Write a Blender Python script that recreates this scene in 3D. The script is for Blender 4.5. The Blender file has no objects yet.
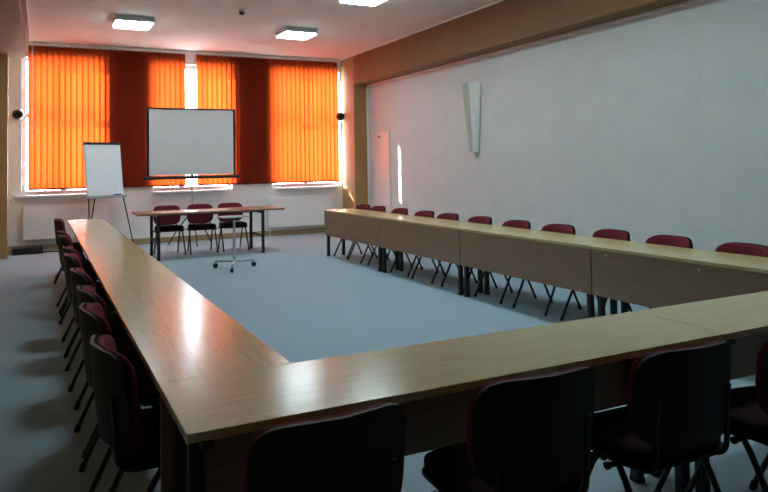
import bpy, bmesh, math, random
from mathutils import Vector, Matrix

random.seed(7)
PI = math.pi
S = bpy.context.scene
COL = S.collection

# ------------------------------------------------------------------ materials
def mat(name):
    m = bpy.data.materials.new(name); m.use_nodes = True
    nt = m.node_tree
    return m, nt, nt.nodes['Principled BSDF']

def setp(b, color=None, rough=None, metal=None, spec=None, **kw):
    if color is not None: b.inputs['Base Color'].default_value = (*color, 1)
    if rough is not None: b.inputs['Roughness'].default_value = rough
    if metal is not None: b.inputs['Metallic'].default_value = metal
    if spec is not None: b.inputs['Specular IOR Level'].default_value = spec
    for k, v in kw.items(): b.inputs[k].default_value = v

def coords(nt, scale=(1, 1, 1)):
    tc = nt.nodes.new('ShaderNodeTexCoord'); mp = nt.nodes.new('ShaderNodeMapping')
    mp.inputs['Scale'].default_value = scale
    nt.links.new(tc.outputs['Object'], mp.inputs['Vector'])
    return mp.outputs['Vector']

def ramp(nt, fac, stops):
    r = nt.nodes.new('ShaderNodeValToRGB')
    while len(r.color_ramp.elements) < len(stops): r.color_ramp.elements.new(0.5)
    for e, (p, c) in zip(r.color_ramp.elements, stops):
        e.position = p; e.color = (*c, 1)
    nt.links.new(fac, r.inputs['Fac'])
    return r.outputs['Color']

def noise(nt, vec, scale, detail=4, rough=.55):
    n = nt.nodes.new('ShaderNodeTexNoise')
    n.inputs['Scale'].default_value = scale; n.inputs['Detail'].default_value = detail
    n.inputs['Roughness'].default_value = rough
    nt.links.new(vec, n.inputs['Vector'])
    return n.outputs['Fac']

def bump(nt, b, h, strength, dist=.01):
    bp = nt.nodes.new('ShaderNodeBump')
    bp.inputs['Strength'].default_value = strength; bp.inputs['Distance'].default_value = dist
    nt.links.new(h, bp.inputs['Height']); nt.links.new(bp.outputs['Normal'], b.inputs['Normal'])

def noisy(name, c0, c1, scale, rough, spec=.5, bstr=0, bscale=None, vscale=(1, 1, 1), metal=0, detail=4, bdist=.005):
    m, nt, b = mat(name)
    setp(b, rough=rough, spec=spec, metal=metal)
    v = coords(nt, vscale)
    f = noise(nt, v, scale, detail)
    nt.links.new(ramp(nt, f, [(.3, c0), (.7, c1)]), b.inputs['Base Color'])
    if bstr: bump(nt, b, noise(nt, v, bscale or scale, 3), bstr, bdist)
    return m

M = {}
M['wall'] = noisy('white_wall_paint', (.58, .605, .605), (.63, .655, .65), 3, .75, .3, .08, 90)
M['wall_lit'] = noisy('lit_white_wall_paint', (.78, .78, .77), (.82, .82, .81), 3, .75, .3, .08, 90)  # same white paint made lighter, lamp and bounce light put into the colour
M['ceiling'] = noisy('ceiling_paint', (.73, .655, .60), (.77, .695, .64), 2, .85, .2)
M['ochre'] = noisy('ochre_paint', (.36, .215, .085), (.40, .245, .10), 3, .6, .35, .06, 80)
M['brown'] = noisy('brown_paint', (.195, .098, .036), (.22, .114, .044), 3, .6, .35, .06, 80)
M['carpet'] = noisy('grey_carpet', (.23, .325, .39), (.37, .47, .54), 150, .95, .1, .5, 300, detail=5)
M['skirting'] = noisy('tan_wood_skirting', (.34, .22, .11), (.42, .29, .15), 8, .5, .4, vscale=(.3, 6, 6))
M['radiator'] = noisy('radiator_enamel', (.78, .79, .79), (.82, .83, .83), 2, .35, .5)
M['pvc'] = noisy('white_window_plastic', (.74, .74, .73), (.80, .80, .79), 3, .35, .5)
M['black_metal'] = noisy('black_powder_coat', (.008, .008, .009), (.014, .014, .015), 40, .45, .4)
M['black_plastic'] = noisy('black_plastic', (.008, .008, .009), (.013, .013, .014), 120, .55, .22, .1, 300)
M['chrome'] = noisy('brushed_steel', (.50, .52, .54), (.60, .62, .64), 30, .3, .5, metal=.85, vscale=(1, 1, 12))
M['grey_paint'] = noisy('grey_painted_steel', (.36, .39, .41), (.42, .45, .47), 20, .4, .5)
M['lamp_case'] = noisy('lamp_housing', (.50, .53, .55), (.55, .58, .60), 10, .5, .4)
M['screen_cloth'] = noisy('projection_cloth', (.62, .64, .65), (.66, .68, .69), 4, .8, .2)
M['paper'] = noisy('flip_chart_paper', (.82, .89, .95), (.85, .92, .98), 4, .7, .2)
M['burgundy'] = noisy('burgundy_fabric', (.145, .018, .030), (.20, .028, .042), 220, .9, .2, .4, 350)
M['seat_fabric'] = noisy('dark_seat_fabric', (.022, .006, .008), (.034, .009, .012), 220, .9, .2, .4, 350)
M['dark_brown'] = noisy('dark_brown_plastic', (.035, .018, .012), (.05, .028, .018), 30, .4, .5)
M['white_plastic'] = noisy('white_plastic', (.70, .70, .69), (.76, .76, .75), 10, .4, .5)
M['board_white'] = noisy('white_board_laminate', (.70, .68, .67), (.74, .72, .71), 3, .25, .5)
M['blue_plastic'] = noisy('blue_plastic', (.05, .16, .42), (.07, .20, .5), 20, .4, .5)
M['yellow_plastic'] = noisy('yellow_plastic', (.6, .5, .12), (.68, .58, .16), 20, .5, .5)
M['case_black'] = noisy('black_case_leatherette', (.012, .013, .015), (.022, .023, .026), 60, .55, .35, .3, 200)
M['frosted'] = noisy('green_frosted_glass', (.26, .42, .36), (.32, .48, .42), 6, .55, .5)
M['sconce_white'] = noisy('opal_glass', (.72, .75, .73), (.78, .80, .78), 6, .3, .5)

def wood(name, c0, c1, c2, rough, coat=0):
    m, nt, b = mat(name)
    setp(b, rough=rough, spec=.75)
    b.inputs['Coat Weight'].default_value = coat; b.inputs['Coat Roughness'].default_value = .2
    v = coords(nt, (1.1, 22, 22))
    f = noise(nt, v, 4.5, 4, .55)
    nt.links.new(ramp(nt, f, [(.28, c0), (.5, c1), (.74, c2)]), b.inputs['Base Color'])
    return m
M['beech'] = wood('beech_laminate', (.46, .36, .165), (.54, .435, .205), (.60, .495, .245), .2, 0)
M['beech_dark'] = wood('brown_wood_panel', (.20, .125, .066), (.235, .15, .082), (.27, .175, .10), .5)
M['walnut'] = wood('walnut_laminate', (.20, .10, .05), (.26, .135, .07), (.31, .17, .09), .42, 0)

def blind_material():
    m, nt, b = mat('orange_blind_fabric')
    nt.nodes.remove(b)
    out = nt.nodes['Material Output']
    d = nt.nodes.new('ShaderNodeBsdfDiffuse'); t = nt.nodes.new('ShaderNodeBsdfTranslucent')
    mx = nt.nodes.new('ShaderNodeMixShader'); mx.inputs[0].default_value = .55
    v = coords(nt, (60, 60, 3))
    f = noise(nt, v, 6, 3)
    nt.links.new(ramp(nt, f, [(.3, (.15, .030, .018)), (.7, (.19, .038, .022))]), d.inputs['Color'])
    nt.links.new(ramp(nt, f, [(.3, (.37, .044, .006)), (.7, (.43, .054, .008))]), t.inputs['Color'])
    nt.links.new(d.outputs[0], mx.inputs[1]); nt.links.new(t.outputs[0], mx.inputs[2])
    nt.links.new(mx.outputs[0], out.inputs['Surface'])
    return m
M['blind'] = blind_material()
M['blind_hem'] = noisy('dark_blind_hem', (.10, .022, .012), (.13, .03, .016), 20, .8, .2)

def glass_material():
    m, nt, b = mat('clear_window_glass')
    nt.nodes.remove(b)
    out = nt.nodes['Material Output']
    t = nt.nodes.new('ShaderNodeBsdfTransparent'); g = nt.nodes.new('ShaderNodeBsdfGlossy')
    g.inputs['Roughness'].default_value = .02
    mx = nt.nodes.new('ShaderNodeMixShader')
    mx.inputs[0].default_value = .06
    nt.links.new(t.outputs[0], mx.inputs[1]); nt.links.new(g.outputs[0], mx.inputs[2])
    nt.links.new(mx.outputs[0], out.inputs['Surface'])
    return m
M['glass'] = glass_material()

LAMP = 36.0
def lamp_material():
    m, nt, b = mat('lit_lamp_diffuser')
    setp(b, (.8, .8, .8), .5)
    b.inputs['Emission Color'].default_value = (.72, .95, .99, 1)
    b.inputs['Emission Strength'].default_value = LAMP
    return m
M['diffuser'] = lamp_material()

# ------------------------------------------------------------------ mesh helpers
def box(bm, x0, x1, y0, y1, z0, z1, bev=0, rot=None):
    vs = [bm.verts.new((x, y, z)) for x in (x0, x1) for y in (y0, y1) for z in (z0, z1)]
    f = [(0, 1, 3, 2), (4, 6, 7, 5), (0, 4, 5, 1), (2, 3, 7, 6), (0, 2, 6, 4), (1, 5, 7, 3)]
    fs = [bm.faces.new([vs[i] for i in q]) for q in f]
    if rot is not None: bmesh.ops.transform(bm, matrix=rot, verts=vs)
    if bev:
        es = list({e for q in fs for e in q.edges})
        bmesh.ops.bevel(bm, geom=es, offset=bev, segments=2, affect='EDGES', profile=.6)
    return bm

def nbox(*a, **k):
    return box(bmesh.new(), *a, **k)

def tube(bm, pts, r, n=10, r2=None, caps=True):
    pts = [Vector(p) for p in pts]
    rings = []; up = None
    for i, p in enumerate(pts):
        if i == 0: d = pts[1] - p
        elif i == len(pts) - 1: d = p - pts[i - 1]
        else: d = (pts[i + 1] - p).normalized() + (p - pts[i - 1]).normalized()
        d.normalize()
        if up is None:
            up = d.orthogonal().normalized()
        up = (up - d * up.dot(d)).normalized()
        side = d.cross(up)
        rr = r if r2 is None else r + (r2 - r) * i / (len(pts) - 1)
        rings.append([bm.verts.new(p + (up * math.cos(2 * PI * k / n) + side * math.sin(2 * PI * k / n)) * rr) for k in range(n)])
    for a, b in zip(rings, rings[1:]):
        for k in range(n):
            bm.faces.new((a[k], a[(k + 1) % n], b[(k + 1) % n], b[k]))
    if caps:
        bm.faces.new(list(reversed(rings[0]))); bm.faces.new(rings[-1])
    return bm

def lathe(bm, prof, n=20, mtx=None):
    rings = []
    for r, z in prof:
        rings.append([bm.verts.new((r * math.cos(2 * PI * k / n), r * math.sin(2 * PI * k / n), z)) for k in range(n)])
    for a, b in zip(rings, rings[1:]):
        for k in range(n):
            bm.faces.new((a[k], a[(k + 1) % n], b[(k + 1) % n], b[k]))
    bm.faces.new(list(reversed(rings[0]))); bm.faces.new(rings[-1])
    if mtx is not None:
        bmesh.ops.transform(bm, matrix=mtx, verts=[v for r in rings for v in r])
    return bm

def smooth_path(pts, n=5):
    """Catmull-Rom through pts"""
    P = [Vector(p) for p in pts]; P = [P[0] * 2 - P[1]] + P + [P[-1] * 2 - P[-2]]
    out = []
    for i in range(1, len(P) - 2):
        for k in range(n):
            t = k / n
            a, b, c, d = P[i - 1], P[i], P[i + 1], P[i + 2]
            out.append(.5 * ((2 * b) + (c - a) * t + (2 * a - 5 * b + 4 * c - d) * t * t + (3 * b - a - 3 * c + d) * t ** 3))
    out.append(P[-2])
    return out

def pad(place, outline, T, edge=.35):
    """cushion: outline = list of (s,t); place(s,t,n) -> xyz, n = offset along the thickness."""
    bm = bmesh.new(); N = len(outline)
    levels = [(1, edge), (.985, .62), (.95, .83), (.88, .95), (.7, 1.0), (.45, 1.0), (.2, 1.0)]
    sides = []
    for sg in (1, -1):
        rings = [[bm.verts.new(place(s * q, t * q, sg * T * h)) for s, t in outline] for q, h in levels]
        c = bm.verts.new(place(0, 0, sg * T))
        for a, b in zip(rings, rings[1:]):
            for k in range(N): bm.faces.new((a[k], a[(k + 1) % N], b[(k + 1) % N], b[k]))
        for k in range(N): bm.faces.new((rings[-1][k], rings[-1][(k + 1) % N], c))
        sides.append(rings[0])
    a, b = sides
    for k in range(N): bm.faces.new((a[k], b[k], b[(k + 1) % N], a[(k + 1) % N]))
    bmesh.ops.recalc_face_normals(bm, faces=bm.faces)
    return bm

def obj(name, bm, m=None, parent=None, smooth=False, loc=None):
    me = bpy.data.meshes.new(name)
    bmesh.ops.recalc_face_normals(bm, faces=bm.faces)
    bm.to_mesh(me); bm.free()
    if smooth:
        me.polygons.foreach_set('use_smooth', [True] * len(me.polygons))
        try: me.set_sharp_from_angle(angle=math.radians(40))
        except Exception: pass
    if m is not None: me.materials.append(m)
    o = bpy.data.objects.new(name, me); COL.objects.link(o)
    if parent is not None: o.parent = parent
    if loc is not None: o.location = loc
    return o

def tag(o, label, cat, group=None):
    o['label'] = label; o['category'] = cat
    if group: o['group'] = group
    return o

def thing(name, label, cat, loc=(0, 0, 0), rz=0, group=None):
    o = bpy.data.objects.new(name, None); COL.objects.link(o)
    o.empty_display_size = .1
    o.location = loc; o.rotation_euler = (0, 0, rz)
    return tag(o, label, cat, group)

def structure(name, bm, m=None, parent=None):
    o = obj(name, bm, m, parent)
    if parent is None: o['kind'] = 'structure'
    return o

def copy_tree(src, parent=None):
    c = src.copy(); COL.objects.link(c)
    if parent is not None:
        c.parent = parent; c.matrix_parent_inverse = src.matrix_parent_inverse.copy()
    for ch in list(src.children): copy_tree(ch, c)
    return c

# ------------------------------------------------------------------ setting
YW = 14.01           # inner face of the window wall
XR = 6.31            # right wall
XB = 5.98            # beam / pillar face on the right
XL = -.80            # left wall
YP = 13.33           # pillar front faces
ZC = 3.81            # ceiling
YB = -6.0            # back wall
WT = .32             # window wall thickness
ZS, ZT = 1.01, 3.53  # window sill and head heights
WINS = [(-.31, 1.08), (1.93, 3.52), (4.36, 5.95)]

structure('floor', nbox(-1.0, 6.6, YB - .2, YW + WT, -.12, 0), M['carpet'])
structure('ceiling', nbox(-1.0, 6.6, YB - .2, YW + WT, ZC, ZC + .15), M['ceiling'])
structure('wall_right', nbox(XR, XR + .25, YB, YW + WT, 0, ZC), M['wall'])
structure('wall_left', nbox(XL - .25, XL, YB, YW + WT, 0, ZC), M['ochre'])
structure('wall_back', nbox(XL - .25, XR + .25, YB - .2, YB, 0, ZC), M['brown'])

bm = bmesh.new()
xs = [XL]
for a, b in WINS: xs += [a, b]
xs.append(XR)
for i in range(0, len(xs), 2):
    box(bm, xs[i], xs[i + 1], YW, YW + WT, 0, ZC)
for a, b in WINS:
    box(bm, a, b, YW, YW + WT, 0, ZS); box(bm, a, b, YW, YW + WT, ZT, ZC)
structure('wall_window', bm, M['wall_lit'])

# beams and pillars painted ochre
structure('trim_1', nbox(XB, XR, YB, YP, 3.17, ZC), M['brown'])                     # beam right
structure('trim_2', nbox(XB, XR, YP, YW, 0, ZC), M['ochre'])                         # pillar right
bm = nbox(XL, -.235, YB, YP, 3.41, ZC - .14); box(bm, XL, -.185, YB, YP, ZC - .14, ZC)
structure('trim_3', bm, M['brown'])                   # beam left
structure('trim_4', nbox(XL, -.495, YP - .3, YP + .0, 0, 3.41), M['ochre'])          # pillar left
structure('trim_5', nbox(XR - .03, XR, YB, YP, 3.13, 3.17, bev=.008), M['pvc'])    # cable cover under the beam
structure('trim_6', nbox(XR - .04, XR, YP - .05, YP, 0, 3.13, bev=.008), M['pvc'])  # edge strip by the pillar
structure('trim_7', nbox(XB - .025, XB, YB, YW, ZC - .03, ZC, bev=.008), M['pvc'])   # cove line along the beam
structure('trim_8', nbox(-.185, -.165, YB, YW, ZC - .03, ZC, bev=.008), M['pvc'])
structure('baseboard_window', nbox(XL, XB, YW - .025, YW, 0, .11, bev=.006), M['skirting'])

for i, (a, b) in enumerate(WINS):
    y0, y1 = YW + .13, YW + .20
    fr = bmesh.new(); w = .07; tz = 2.24 if i == 1 else 2.42
    mull = [(a + b) / 2] if i != 1 else [2.53]
    box(fr, a, a + w, y0, y1, ZS, ZT); box(fr, b - w, b, y0, y1, ZS, ZT)
    box(fr, a + w, b - w, y0, y1, ZS, ZS + w); box(fr, a + w, b - w, y0, y1, ZT - w, ZT)
    edges = [a + w] + [v for m_ in mull for v in (m_ - .05, m_ + .05)] + [b - w]
    for m_ in mull: box(fr, m_ - .05, m_ + .05, y0, y1, ZS + w, ZT - w)
    for j in range(0, len(edges), 2): box(fr, edges[j], edges[j + 1], y0, y1, tz, tz + .09)
    root = structure('window_%d' % (i + 1), fr, M['pvc'])
    pn = bmesh.new()
    for j in range(0, len(edges), 2):
        box(pn, edges[j], edges[j + 1], y0 + .03, y0 + .036, ZS + w, tz)
        box(pn, edges[j], edges[j + 1], y0 + .03, y0 + .036, tz + .09, ZT - w)
    obj('window_pane', pn, M['glass'], root)
    sx0, sx1 = (a - .10, b + .08) if i == 0 else ((1.98, 3.36) if i == 1 else (4.44, 5.86))
    obj('window_sill', nbox(sx0, sx1, YW - .12, YW + .13, ZS - .045, ZS, bev=.008), M['pvc'], root)

# ------------------------------------------------------------------ vertical blinds
BY = YW - .06
ZB0, ZB1 = 1.115, 3.735
def slat_mesh():
    bm = bmesh.new(); n = 6; w = .115
    g = []
    for zi in range(2):
        z = (ZB0, ZB1)[zi]
        g.append([bm.verts.new(((k / n - .5) * w, .006 * (1 - (2 * k / n - 1) ** 2), z)) for k in range(n + 1)])
    for k in range(n): bm.faces.new((g[0][k], g[0][k + 1], g[1][k + 1], g[1][k]))
    return bm
def make_blind(label, x0, x1, cord):
    t = thing('vertical_blind', label, 'blind', ((x0 + x1) / 2, BY, 0), 0, 'orange window blinds')
    L = (x1 - x0) / 2
    rail = nbox(-L, L, -.025, .025, ZB1 + .014, ZB1 + .045, bev=.005)
    obj('headrail', rail, M['pvc'], t)
    n = round((x1 - x0 - .115) / .0975) + 1
    proto = None
    for k in range(n):
        x = -L + .0575 + (x1 - x0 - .115) * k / (n - 1)
        if proto is None:
            s = obj('slat', slat_mesh(), M['blind'], t, smooth=True)
            obj('hem_weight', nbox(-.052, .052, -.0055, .0045, ZB0 - .018, ZB0 + .012), M['blind_hem'], s)
            obj('carrier_clip', nbox(-.014, .014, -.004, .004, ZB1 - .01, ZB1 + .02), M['white_plastic'], s)
            proto = s
        else:
            s = copy_tree(proto, t)
        s.location = (x, 0, 0)
        s.rotation_euler = (0, 0, math.radians(14 + random.uniform(-1.5, 1.5)))
    if cord is not None:
        c = bmesh.new()
        tube(c, [(cord, -.05, ZB1 + .02), (cord, -.052, 3.0), (cord, -.05, 1.9)], .006, 6)
        tube(c, [(cord + .02, -.05, ZB1 + .02), (cord + .02, -.052, 3.0), (cord, -.05, 1.9)], .004, 6)
        obj('pull_cord', c, M['white_plastic'], t)
    return t
make_blind('wide orange vertical blind on the left, behind the flip chart, up to the bright gap', -.205, 2.585, -1.33)
make_blind('wide orange vertical blind on the right, from the bright gap to the right pillar', 2.80, 5.875, None)

# ------------------------------------------------------------------ radiators, wall fittings
def radiator(label, x0, x1, z0, z1):
    t = thing('radiator', label, 'radiator', ((x0 + x1) / 2, YW - .095, 0), 0, 'white panel radiators under the windows')
    L = (x1 - x0) / 2
    bm = bmesh.new()
    box(bm, -L, L, -.045, -.02, z0, z1, bev=.01)
    obj('front_plate', bm, M['radiator'], t)
    bm = bmesh.new(); box(bm, -L + .02, L - .02, -.019, .04, z0 + .02, z1 - .01, bev=.006)
    obj('convector_body', bm, M['radiator'], t)
    g = bmesh.new()
    nn = int(2 * L / .03)
    for k in range(nn): 
        x = -L + .03 + (2 * L - .06) * k / (nn - 1)
        box(g, x - .004, x + .004, -.017, .035, z1 - .009, z1 + .003)
    obj('top_grille', g, M['radiator'], t)
    for s in (-1, 1):
        obj('wall_bracket', nbox(s * L * .7 - .02, s * L * .7 + .02, .041, .075, z0 + .1, z1 - .1), M['radiator'], t)
        p = bmesh.new()
        tube(p, smooth_path([(s * (L - .05), .01, z0 + .03), (s * (L - .05), .012, z0 - .06), (s * (L - .05), .01, .0)], 4), .009, 8)
        obj('pipe', p, M['radiator'], t, smooth=True)
    v = bmesh.new(); lathe(v, [(.018, 0), (.022, .02), (.022, .05), (.015, .06)], 14, Matrix.Translation((L + .0, 0, z0 + .05)) @ Matrix.Rotation(PI / 2, 4, 'Y'))
    obj('valve', v, M['white_plastic'], t, smooth=True)
radiator('white panel radiator on the left under the window, behind the flip chart', -.285, 1.15, .21, .825)
radiator('white panel radiator on the right under the window, beside the right table row', 4.235, 5.66, .18, .80)

def round_fitting(label, x, z):
    t = thing('wall_speaker', label, 'speaker', (x, YW, z), 0)
    R = Matrix.Rotation(PI / 2, 4, 'X')
    b = bmesh.new(); lathe(b, [(.045, 0), (.045, .02), (.03, .03)], 20, R); obj('mounting_base', b, M['dark_brown'], t, True)
    b = bmesh.new(); prof = [(.02, .02)] + [(.095 * math.sin(a), .10 - .075 * math.cos(a)) for a in [PI * k / 14 for k in range(2, 14)]]
    lathe(b, prof, 24, R); obj('round_body', b, M['dark_brown'], t, True)
    b = bmesh.new(); lathe(b, [(.06, .150), (.062, .162), (.05, .172), (.01, .176)], 24, R); obj('front_grille', b, M['black_plastic'], t, True)
round_fitting('small round dark brown fitting on the wall left of the blinds', -.365, 2.465)
round_fitting('small round dark brown fitting at the right edge of the blinds by the pillar', 5.905, 2.53)

t = thing('wall_socket', 'small round white fitting on the wall between flip chart and long table', 'socket', (1.60, YW, .40))
R = Matrix.Rotation(PI / 2, 4, 'X')
b = bmesh.new(); lathe(b, [(.05, 0), (.05, .02), (.042, .032)], 24, R); obj('cover_plate', b, M['white_plastic'], t, True)
b = bmesh.new(); lathe(b, [(.026, .030), (.026, .036), (.02, .038)], 20, R); obj('socket_insert', b, M['radiator'], t, True)

# wall board (right wall)
t = thing('wall_board', 'narrow upright white board on the right wall beside the sunlit strip', 'board', (XR, 12.655, 0))
obj('board_panel', nbox(-.03, 0, -.345, .345, .55, 2.125, bev=.006), M['board_white'], t)
b = bmesh.new(); lathe(b, [(.012, 0), (.016, .02), (.026, .03), (.024, .045), (.01, .05)], 16, Matrix.Translation((-.03, .03, 2.03)) @ Matrix.Rotation(-PI / 2, 4, 'Y'))
obj('hook', b, M['dark_brown'], t, True)

# sconce: tapering glass wedge
t = thing('wall_sconce', 'tall tapering green and white glass wall lamp on the right wall', 'wall lamp', (XR, 9.25, 0))
def wedge(y0t, y1t, y0b, y1b, dt, db, zt, zb, x_off=0, th=.012, mode='front'):
    bm = bmesh.new()
    def quad(a, b2, c, d, n):
        n = Vector(n) * th
        vs = [bm.verts.new(Vector(q)) for q in (a, b2, c, d)] + [bm.verts.new(Vector(q) + n) for q in (a, b2, c, d)]
        for q in ((0, 1, 2, 3), (7, 6, 5, 4), (0, 4, 5, 1), (1, 5, 6, 2), (2, 6, 7, 3), (3, 7, 4, 0)): bm.faces.new([vs[i] for i in q])
    return bm, quad
bm, quad = wedge(0, 0, 0, 0, 0, 0, 0, 0)
# green face: from the wall on the window side out to the ridge
quad((-.125, .20, 2.75), (-.14, -.01, 2.75), (-.09, -.03, 1.625), (-.08, .09, 1.625), (.010, 0, 0))
obj('green_glass_face', bm, M['frosted'], t)
bm, quad = wedge(0, 0, 0, 0, 0, 0, 0, 0)
quad((-.135, -.016, 2.75), (-.02, -.20, 2.75), (-.02, -.09, 1.625), (-.085, -.036, 1.625), (.006, -.004, 0))
obj('white_glass_face', bm, M['sconce_white'], t)
obj('back_plate', nbox(-.018, 0, -.05, .05, 1.65, 2.71, bev=.004), M['white_plastic'], t)
bm = bmesh.new(); box(bm, -.085, -.003, -.055, .035, 1.59, 1.623, bev=.008); obj('bottom_clip', bm, M['chrome'], t)

SCREWS = [(8.515, 2.128, 'lower of two tiny screws on the right wall near the glass wall lamp'),
          (8.51, 2.387, 'upper of two tiny screws on the right wall near the glass wall lamp'),
          (5.045, 2.058, 'lower of two tiny screws far right on the right wall'),
          (5.025, 2.335, 'upper of two tiny screws far right on the right wall'),
          (10.886, 2.385, 'tiny single screw on the right wall between wall board and glass wall lamp')]
for y, z, lab in SCREWS:
    b = bmesh.new(); lathe(b, [(.010, 0), (.014, .006), (.012, .014), (.004, .018)], 12, Matrix.Rotation(-PI / 2, 4, 'Y'))
    o = obj('wall_screw', b, M['lamp_case'], None, True, (XR, y, z)); tag(o, lab, 'screw', 'wall screws')

# ------------------------------------------------------------------ ceiling
def ceiling_lamp(label, x, y):
    t = thing('ceiling_lamp', label, 'ceiling lamp', (x, y, ZC), 0, 'square fluorescent ceiling lamps')
    bm = bmesh.new()
    h = .285; zb = -.085
    for a in (( -h, -h + .02, -h, h), (h - .02, h, -h, h), (-h + .02, h - .02, -h, -h + .02), (-h + .02, h - .02, h - .02, h)):
        box(bm, *a, zb, 0)
    box(bm, -h + .02, h - .02, -h + .02, h - .02, -.03, 0)
    obj('housing', bm, M['lamp_case'], t)
    bm = bmesh.new(); k = h - .022
    box(bm, -k, k, -k, k, zb - .022, zb + .012)
    bm.normal_update(); bmesh.ops.delete(bm, geom=[f for f in bm.faces if f.calc_center_median().z > zb + .01], context='FACES_ONLY')
    obj('diffuser', bm, M['diffuser'], t)
    return t
ceiling_lamp('lit square ceiling lamp at the left, above the flip chart end', 1.30, 11.36)
ceiling_lamp('lit square ceiling lamp nearest the window wall on the right', 3.97, 11.24)
ceiling_lamp('lit square ceiling lamp cut by the top edge of the photo', 3.98, 8.43)
LAMPS_OUT = [(1.31, 5.66, 'left of the row'), (3.98, 5.63, 'third from the window'), (3.98, 2.83, 'fourth from the window')]
for x, y, w_ in LAMPS_OUT:
    ceiling_lamp('lit square ceiling lamp above the picture, ' + w_, x, y)

t = thing('smoke_detector', 'small grey smoke detector on the ceiling', 'smoke detector', (2.70, 10.08, ZC))
b = bmesh.new(); lathe(b, [(.055, 0), (.055, -.02), (.045, -.03)], 20); obj('base', b, M['white_plastic'], t, True)
b = bmesh.new(); lathe(b, [(.040, -.028), (.042, -.06), (.030, -.075), (.012, -.08)], 20); obj('sensor_head', b, M['dark_brown'], t, True)

# ------------------------------------------------------------------ tables
TZ = .74
def make_table(length=2.04, depth=.50, top='beech', panel=True, th=.026):
    """local: length along X, panel side at -Y ... origin on the floor at the centre"""
    t = thing('conference_table', '', 'table')
    L, D = length / 2, depth / 2
    obj('tabletop', nbox(-L, L, -D, D, TZ - th, TZ, bev=.003), M[top], t)
    if panel:
        obj('front_panel', nbox(-L + .004, L - .004, -D + .012, -D + .029, .335, TZ - th - .001, bev=.002), M['beech_dark'], t)
    ly = (-D + .053, .055)
    for sx in (-1, 1):
        x = sx * (L - .06)
        for y in ly:
            leg = obj('leg', nbox(x - .022, x + .022, y - .022, y + .022, .008, TZ - th - .001, bev=.004), M['black_metal'], t)
            obj('foot_cap', nbox(x - .024, x + .024, y - .024, y + .024, 0, .02, bev=.003), M['black_plastic'], leg)
        obj('cross_rail', nbox(x - .015, x + .015, ly[0] + .023, ly[1] - .023, TZ - th - .045, TZ - th - .002), M['black_metal'], t)
        obj('top_arm', nbox(x - .015, x + .015, ly[1] + .023, D - .02, TZ - th - .03, TZ - th - .002), M['black_metal'], t)
    obj('long_rail', nbox(-L + .083, L - .083, ly[1] - .012, ly[1] + .012, TZ - th - .045, TZ - th - .002), M['black_metal'], t)
    return t

def place(o, label, loc, rz, group=None):
    o['label'] = label
    if group: o['group'] = group
    o.location = loc; o.rotation_euler = (0, 0, rz)
    return o

ORD = ['first', 'second', 'third', 'fourth', 'fifth', 'sixth', 'seventh', 'eighth', 'ninth', 'tenth', 'eleventh']
# right row: four tables, panel faces -X (into the U)
base = make_table(1.994, .514)
n = 4; y0, y1 = 2.366, 10.357; LT = (y1 - y0) / n
names_r = ['beech table at the far end of the right row, nearest the window', 'second beech table from the window in the right row',
           'third beech table from the window in the right row', 'nearest beech table of the right row, meeting the front row']
for i in range(n):
    o = base if i == 0 else copy_tree(base)
    for lx, z in {2: [(.86, .35)], 3: [(-.83, .675), (.05, .675), (-.94, .36)]}.get(i, []):
        b = bmesh.new(); lathe(b, [(.008, 0), (.008, .002), (.005, .004)], 10, Matrix.Translation((lx, -.245, z)) @ Matrix.Rotation(PI / 2, 4, 'X'))
        obj('screw_cap', b, M['white_plastic'], o, True)
    place(o, names_r[i], (4.338, y1 - LT * (i + .5), 0), -PI / 2, 'beech tables set in a U')
# left row (panel faces +X)
lb = make_table(2.105, .455)
y0, y1 = 2.366, 10.79; LT = (y1 - y0) / n
names_l = ['beech table at the far end of the left row, nearest the flip chart', 'second beech table from the flip chart in the left row',
           'third beech table from the flip chart in the left row', 'nearest beech table of the left row, touching the front row corner']
for i in range(n):
    o = lb if i == 0 else copy_tree(lb)
    place(o, names_l[i], (.572, y1 - LT * (i + .5), 0), PI / 2, 'beech tables set in a U')
# front row (panel faces +Y)
fb = make_table(2.12, .49)
for i, lab in enumerate(['beech table at the left of the front row, across the left row end', 'beech table at the right of the front row, running out of the picture']):
    o = fb if i == 0 else copy_tree(fb)
    place(o, lab, (.344 + 1.06 + 2.122 * i, 2.119, 0), PI, 'beech tables set in a U')

# speaker's table by the window
ft = thing('presenter_table', 'dark brown table by the window with three chairs behind it', 'table', (2.545, 11.70, 0), math.radians(.5))
obj('tabletop', nbox(-1.19, 1.19, -.425, .425, TZ - .03, TZ, bev=.004), M['walnut'], ft)
for sx in (-1, 1):
    for sy in (-1, 1):
        x = sx * .85 - .03; y = sy * .36
        leg = obj('leg', nbox(x - .022, x + .022, y - .022, y + .022, .008, TZ - .031, bev=.004), M['black_metal'], ft)
        obj('foot_cap', nbox(x - .024, x + .024, y - .024, y + .024, 0, .02, bev=.003), M['black_plastic'], leg)
    x = sx * .85 - .03
    obj('cross_rail', nbox(x - .014, x + .014, -.337, .337, .27, .30), M['black_metal'], ft)
    obj('top_rail', nbox(x - .02, x + .02, -.337, .337, TZ - .075, TZ - .032), M['black_metal'], ft)
obj('long_rail', nbox(-.859, .799, -.015, .015, TZ - .075, TZ - .032), M['black_metal'], ft)

# ------------------------------------------------------------------ chairs
def superellipse(a, b, n, N=44, bn=None):
    out = []
    for k in range(N):
        th = 2 * PI * k / N
        c, s = math.cos(th), math.sin(th)
        e = n if s >= 0 or bn is None else bn
        out.append((a * math.copysign(abs(c) ** (2 / e), c), b * math.copysign(abs(s) ** (2 / e), s)))
    return out

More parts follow.
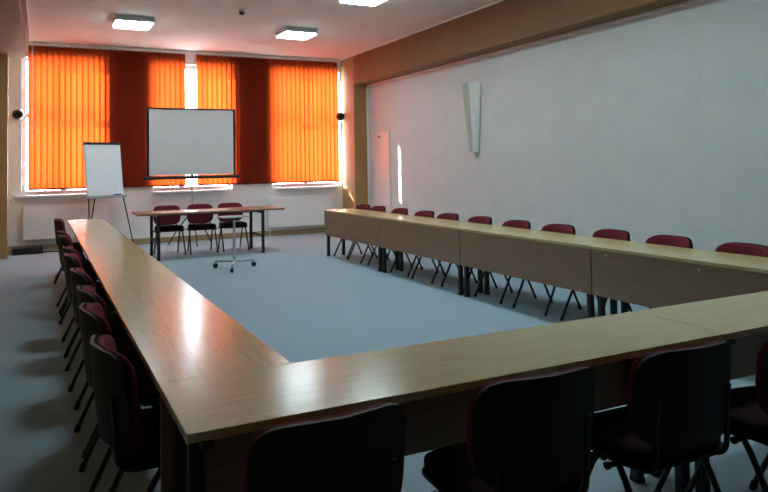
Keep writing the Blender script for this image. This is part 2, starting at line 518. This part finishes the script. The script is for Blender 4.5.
def back_place(dy):
    def f(s, t, nn):
        y = -.235 - .10 * t + 1.5 * s * s + nn + dy
        return (s, y, .644 + t)
    return f

def make_chair():
    """faces +Y, origin on the floor below the seat"""
    t = thing('conference_chair', '', 'chair')
    def seat_place(s, u, nn):
        z = .452 + nn - .25 * max(0, u - .10) ** 1.2 * (1 if u > .1 else 0) + .12 * s * s * 0
        return (s, u + .01, z)
    obj('seat', pad(seat_place, superellipse(.225, .205, 4.2), .026), M['seat_fabric'], t, True)
    def pan_place(s, u, nn):
        return (s, u + .01, .418 + nn - .25 * max(0, u - .10) ** 1.2 * (1 if u > .1 else 0))
    obj('seat_pan', pad(pan_place, superellipse(.23, .21, 4.4), .011, .6), M['black_plastic'], t, True)
    obj('backrest', pad(back_place(.012), superellipse(.222, .165, 4.8, bn=3.4), .015), M['burgundy'], t, True)
    obj('back_shell', pad(back_place(-.016), superellipse(.224, .170, 4.8, bn=3.4), .009, .8), M['black_plastic'], t, True)
    for s in (-1, 1):
        x = s * .215
        b = bmesh.new(); tube(b, smooth_path([(x + s * .008, .225, .012), (x + s * .004, .12, .21), (x, .03, .385), (x, -.02, .402)], 4), .012, 9)
        leg = obj('leg', b, M['black_metal'], t, True)
        b = bmesh.new(); tube(b, [(x + s * .0082, .2275, 0), (x + s * .0078, .215, .035)], .015, 9); obj('foot_cap', b, M['black_plastic'], leg, True)
        x2 = s * .188; x = s * .19
        b = bmesh.new(); tube(b, smooth_path([(x + s * .006, -.255, .012), (x + s * .003, -.16, .21), (x2 + s * .002, -.065, .382), (x2 + s * .0, .0, .400)], 4), .012, 9)
        leg = obj('leg', b, M['black_metal'], t, True)
        b = bmesh.new(); tube(b, [(x + s * .0062, -.2565, 0), (x + s * .0058, -.245, .035)], .015, 9); obj('foot_cap', b, M['black_plastic'], leg, True)
        x3 = s * .165
        b = bmesh.new(); tube(b, smooth_path([(x3, .17, .392), (x3, -.10, .396), (x3, -.165, .402), (x3, -.205, .44), (x3, -.21, .55), (x3, -.222, .66)], 5), .010, 9)
        obj('back_upright', b, M['black_metal'], t, True)
    for y in (.03, -.06):
        b = bmesh.new(); tube(b, [(-.236, y, .394), (.236, y, .394)], .011, 10)
        r = obj('crossbar', b, M['black_metal'], t, True)
        for s in (-1, 1):
            b = bmesh.new(); tube(b, [(s * .234, y, .394), (s * .246, y, .394)], .014, 10); obj('end_cap', b, M['black_plastic'], r, True)
    return t

proto = make_chair(); used = [False]
def chair(x, y, rz, label, group, z=0):
    o = proto if not used[0] else copy_tree(proto)
    used[0] = True
    return place(o, label, (x, y, z), rz, group)

# right row (they face -X): +Y of the chair -> -X : rz = +90 deg
RY = [10.03, 9.47, 8.77, 8.04, 7.42, 6.74, 6.03, 5.37, 4.68, 4.02, 3.35]
for i, y in enumerate(RY):
    lab = 'burgundy backed chair behind the right table row, %s from the window' % ORD[i]
    if i == 10: lab = 'burgundy backed chair behind the right table row, nearest the camera'
    x = 4.435 + (-.01 if i == 4 else random.uniform(-.005, .02))
    chair(x, y, PI / 2 + math.radians(random.uniform(-4, 4)), lab, 'chairs along the right row')
# left row (they face +X)
LY = [9.95, 7.95, 7.37, 6.25, 5.69, 4.80, 4.02, 3.45, 2.74]
for i, y in enumerate(LY):
    lab = 'dark backed chair with burgundy pad along the left table row, %s from the window' % ORD[i]
    if i == 8: lab = 'dark backed chair with burgundy pad along the left table row, nearest the camera'
    chair(.440 + random.uniform(-.015, .01), y, -PI / 2 + math.radians(random.uniform(-4, 4)), lab, 'chairs along the left row')
# front row (they face +Y)
FX = [(.662, 1.865), (1.352, 1.87), (1.985, 1.86), (2.55, 1.795)]
labs = ['black backed chair in the foreground, leftmost at the front tables', 'black backed chair in the foreground, second from the left at the front tables',
        'black backed chair in the foreground, third from the left at the front tables', 'black backed chair in the foreground, cut by the right edge of the photo']
for (x, y), lab in zip(FX, labs):
    chair(x, y, math.radians(random.uniform(-3, 3)), lab, 'chairs along the front tables')
# presenter side (they face -Y)
for x, y, a, lab in [(1.945, 12.05, 2, 'burgundy chair behind the window table, left of three'),
                     (2.49, 12.03, -2, 'burgundy chair behind the window table, middle of three'),
                     (3.04, 12.08, 1, 'burgundy chair behind the window table, right of three')]:
    chair(x, y, PI + math.radians(a), lab, 'chairs behind the window table')

# ------------------------------------------------------------------ mobile projector stand
t = thing('projector_stand', 'grey one-column stand on castors before the window table', 'stand', (2.47, 9.74, 0), 0)
obj('top_plate', nbox(-.20, .19, -.15, .15, .735, .752, bev=.004), M['grey_paint'], t)
obj('plate_bracket', nbox(-.06, .06, -.05, .05, .70, .734, bev=.006), M['black_metal'], t)
b = bmesh.new(); tube(b, [(0, 0, .105), (0, 0, .45)], .024, 14); obj('column', b, M['grey_paint'], t, True)
b = bmesh.new(); tube(b, [(0, 0, .40), (0, 0, .70)], .018, 14); obj('inner_column', b, M['chrome'], t, True)
b = bmesh.new(); lathe(b, [(.03, .42), (.03, .46), (.02, .47)], 14); obj('collar', b, M['grey_paint'], t, True)
for a in (128, 250, 22):
    d = Vector((math.cos(math.radians(a)), math.sin(math.radians(a)), 0)); r = .34
    b = bmesh.new(); tube(b, [Vector((0, 0, .115)) + d * .0, Vector((0, 0, .10)) + d * r], .020, 10)
    arm = obj('base_leg', b, M['grey_paint'], t, True)
    p = d * r
    b = bmesh.new(); box(b, p.x - .02, p.x + .02, p.y - .02, p.y + .02, .055, .082, bev=.004)
    obj('castor_fork', b, M['grey_paint'], arm)
    b = bmesh.new(); lathe(b, [(.025, -.018), (.036, -.013), (.036, .013), (.025, .018)], 18, Matrix.Translation((p.x, p.y, .036)) @ Matrix.Rotation(math.radians(a), 4, 'Z') @ Matrix.Rotation(PI / 2, 4, 'X'))
    obj('castor_wheel', b, M['black_plastic'], arm, True)

# ------------------------------------------------------------------ tripod projection screen
t = thing('projection_screen', 'white tripod projection screen in front of the middle window blinds', 'screen', (2.597, 13.40, 0), 0)
W = .812
b = bmesh.new(); box(b, -W, W, -.031, -.027, 1.32, 2.57); obj('screen_cloth', b, M['screen_cloth'], t)
for s in (-1, 1):
    obj('black_border', nbox(s * W - .022, s * W + .022, -.0335, -.0265, 1.29, 2.58), M['black_plastic'], t)
b = bmesh.new(); box(b, -W - .02, W + .02, -.045, -.015, 2.565, 2.595, bev=.004); obj('top_bar', b, M['black_metal'], t)
b = bmesh.new(); tube(b, [(-W - .05, -.03, 1.275), (W + .05, -.03, 1.275)], .034, 14); hs = obj('roller_housing', b, M['black_metal'], t, True)
for s in (-1, 1):
    b = bmesh.new(); tube(b, [(s * (W + .048), -.03, 1.275), (s * (W + .075), -.03, 1.275)], .038, 14); obj('end_cap', b, M['black_plastic'], hs, True)
b = bmesh.new(); tube(b, [(.0, .02, .25), (.0, .02, 1.9)], .014, 10); obj('pole', b, M['chrome'], t, True)
b = bmesh.new(); tube(b, [(.0, .022, 1.8), (.0, .022, 2.62), (.0, -.02, 2.63)], .010, 10); obj('extension_rod', b, M['black_metal'], t, True)
b = bmesh.new(); lathe(b, [(.022, .56), (.03, .58), (.03, .64), (.022, .66)], 14, Matrix.Translation((.0, .02, 0))); obj('leg_collar', b, M['black_plastic'], t, True)
b = bmesh.new(); box(b, -.03, .03, -.0, .05, 1.24, 1.32, bev=.006); obj('housing_bracket', b, M['black_plastic'], t)
b = bmesh.new(); box(b, W + .005, W + .03, -.03, .02, 2.15, 2.30, bev=.006); obj('side_handle', b, M['black_plastic'], t)
for a in (150, 30, 270):
    d = Vector((math.cos(math.radians(a)), math.sin(math.radians(a)), 0))
    o0 = Vector((.0, .02, 0)); r = .46
    b = bmesh.new(); tube(b, [o0 + Vector((0, 0, .60)) + d * .025, o0 + Vector((0, 0, .30)) + d * (.05 + r * .5), o0 + Vector((0, 0, .012)) + d * r], .011, 8)
    leg = obj('leg', b, M['black_metal'], t, True)
    b = bmesh.new(); tube(b, [o0 + d * (r - .012) + Vector((0, 0, .03)), o0 + d * (r + .008)], .015, 8); obj('rubber_foot', b, M['black_plastic'], leg, True)
    b = bmesh.new(); tube(b, [o0 + Vector((0, 0, .27)), o0 + Vector((0, 0, .30)) + d * (.05 + r * .5)], .007, 6); obj('brace', b, M['black_metal'], leg, True)

# ------------------------------------------------------------------ flip chart
t = thing('flip_chart', 'flip chart easel with blank paper pad beside the left end of the window', 'flip chart', (1.035, 13.15, 0), math.radians(20))
tilt = Matrix.Translation((0, 0, .96)) @ Matrix.Rotation(math.radians(-9), 4, 'X')
def tl(bm): bmesh.ops.transform(bm, matrix=tilt, verts=bm.verts[:]); return bm
obj('board', tl(nbox(-.335, .335, -.005, .018, 0, .99, bev=.005)), M['white_plastic'], t)
obj('paper_pad', tl(nbox(-.318, .318, -.018, -.0055, .035, .945)), M['paper'], t)
cb = obj('clamp_bar', tl(nbox(-.335, .335, -.030, -.0055, .947, .99, bev=.005)), M['black_metal'], t)
for s in (-1, 1):
    b = bmesh.new(); lathe(b, [(.012, 0), (.018, .01), (.018, .025), (.01, .03)], 14, tilt @ Matrix.Translation((s * .24, -.029, .968)) @ Matrix.Rotation(PI / 2, 4, 'X')); obj('clamp_knob', b, M['black_plastic'], cb, True)
bm = bmesh.new(); box(bm, -.345, .345, -.10, -.006, -.02, -.005); box(bm, -.345, .345, -.10, -.092, -.006, .012)
obj('pen_tray', tl(bm), M['grey_paint'], t)
for pts in ([(-.30, .01, 1.0), (-.335, -.10, .6), (-.40, -.27, 0.01)], [(.315, .01, 1.0), (.47, .12, .55), (.655, .26, .01)], [(-.09, .12, 1.25), (-.09, .30, .75), (-.09, .58, .01)]):
    b = bmesh.new(); tube(b, pts, .012, 8); leg = obj('leg', b, M['black_metal'], t, True)
    e = Vector(pts[-1]); d = (Vector(pts[-2]) - e).normalized()
    b = bmesh.new(); tube(b, [e - Vector((0, 0, .009)), e + d * .04], .016, 8); obj('rubber_foot', b, M['black_plastic'], leg, True)
fm = Matrix.Translation((1.035, 13.15, 0)) @ Matrix.Rotation(math.radians(20), 4, 'Z') @ tilt
def on_tray(name, label, cat, parts, x):
    o = thing(name, label, cat)
    o.matrix_world = fm @ Matrix.Translation((x, -.05, -.0045))
    for nm, bm, m in parts: obj(nm, bm, M[m], o, True)
on_tray('board_eraser', 'small blue and white eraser on the flip chart ledge', 'eraser',
        [('felt_pad', nbox(-.06, .06, -.025, .025, 0, .022, bev=.004), 'white_plastic'), ('handle', nbox(-.06, .06, -.025, .025, .0225, .05, bev=.006), 'blue_plastic')], .20)
b1 = bmesh.new(); tube(b1, [(-.05, 0, .012), (.03, 0, .012)], .011, 10); b2 = bmesh.new(); tube(b2, [(.031, 0, .012), (.065, 0, .012)], .0118, 10)
on_tray('marker_pen', 'yellow marker pen on the flip chart ledge beside the eraser', 'marker', [('barrel', b1, 'yellow_plastic'), ('cap', b2, 'white_plastic')], .075)

# ------------------------------------------------------------------ case on the floor
t = thing('carrying_case', 'flat black case lying on the floor by the left pillar', 'case', (-.20, 13.62, 0), math.radians(3))
obj('lower_shell', nbox(-.24, .24, -.15, .15, 0, .062, bev=.012), M['case_black'], t)
obj('lid', nbox(-.24, .24, -.15, .15, .064, .115, bev=.014), M['case_black'], t)
b = bmesh.new(); tube(b, smooth_path([(-.07, -.148, .06), (-.065, -.185, .062), (0, -.195, .062), (.065, -.185, .062), (.07, -.148, .06)], 5), .009, 8)
obj('handle', b, M['black_plastic'], t, True)
for s in (): obj('latch', nbox(s * .15 - .02, s * .15 + .02, -.157, -.147, .045, .082, bev=.002), M['lamp_case'], t)
b = bmesh.new(); tube(b, smooth_path([(.06, 13.58, .012), (.14, 13.62, .012), (.24, 13.58, .012), (.34, 13.68, .012), (.40, 13.80, .012)], 6), .010, 8)
tag(obj('power_cord', b, M['black_plastic'], None, True), 'black cord trailing from the flat case across the floor', 'cord')

# ------------------------------------------------------------------ daylight
w = bpy.data.worlds.new('sky'); S.world = w; w.use_nodes = True
bg = w.node_tree.nodes['Background']
bg.inputs['Color'].default_value = (.86, .93, 1.0, 1); bg.inputs['Strength'].default_value = 24.0
sd = bpy.data.lights.new('sun', 'SUN'); sd.energy = 26; sd.angle = math.radians(.6); sd.color = (1, .93, .82)
so = bpy.data.objects.new('sun', sd); COL.objects.link(so)
dv = Vector((3.615, -2.03, -1.476)).normalized()
so.rotation_euler = dv.to_track_quat('-Z', 'Y').to_euler(); so.location = (-6, 20, 8)

for i, (a, b) in enumerate(WINS):      # sky portals in the window openings
    pd = bpy.data.lights.new('sky_portal', 'AREA'); pd.shape = 'RECTANGLE'; pd.size = b - a; pd.size_y = ZT - ZS
    pd.cycles.is_portal = True
    po = bpy.data.objects.new('sky_portal', pd); COL.objects.link(po)
    po.location = ((a + b) / 2, YW + .22, (ZS + ZT) / 2); po.rotation_euler = (-PI / 2, 0, 0)

# ------------------------------------------------------------------ camera
F, YAW, PITCH, ROLL, H = 685.33, .4648, -.0393, -.0176, 1.4382
fw = Vector((math.sin(YAW) * math.cos(PITCH), math.cos(YAW) * math.cos(PITCH), -math.sin(PITCH)))
r0 = Vector((math.cos(YAW), -math.sin(YAW), 0)); u0 = r0.cross(fw)
c, s = math.cos(ROLL), math.sin(ROLL)
rc = c * r0 + s * u0; uc = -s * r0 + c * u0
cd = bpy.data.cameras.new('camera'); cd.sensor_width = 36; cd.sensor_fit = 'HORIZONTAL'; cd.lens = F / 768 * 36; cd.clip_start = .05; cd.shift_y = -(246 - 138.35) / 768
co = bpy.data.objects.new('camera', cd); COL.objects.link(co)
m3 = Matrix((rc, uc, -fw)).transposed()
co.matrix_world = Matrix.Translation((0, 0, H)) @ m3.to_4x4()
S.camera = co

S.view_settings.view_transform = 'Standard'; S.view_settings.look = 'None'
S.view_settings.exposure = 0; S.view_settings.gamma = 1; S.view_settings.use_curve_mapping = False
S.cycles.use_denoising = True; S.cycles.denoising_prefilter = 'FAST'
S.cycles.max_bounces = 10; S.cycles.diffuse_bounces = 6; S.cycles.transparent_max_bounces = 16
S.cycles.sample_clamp_indirect = 8
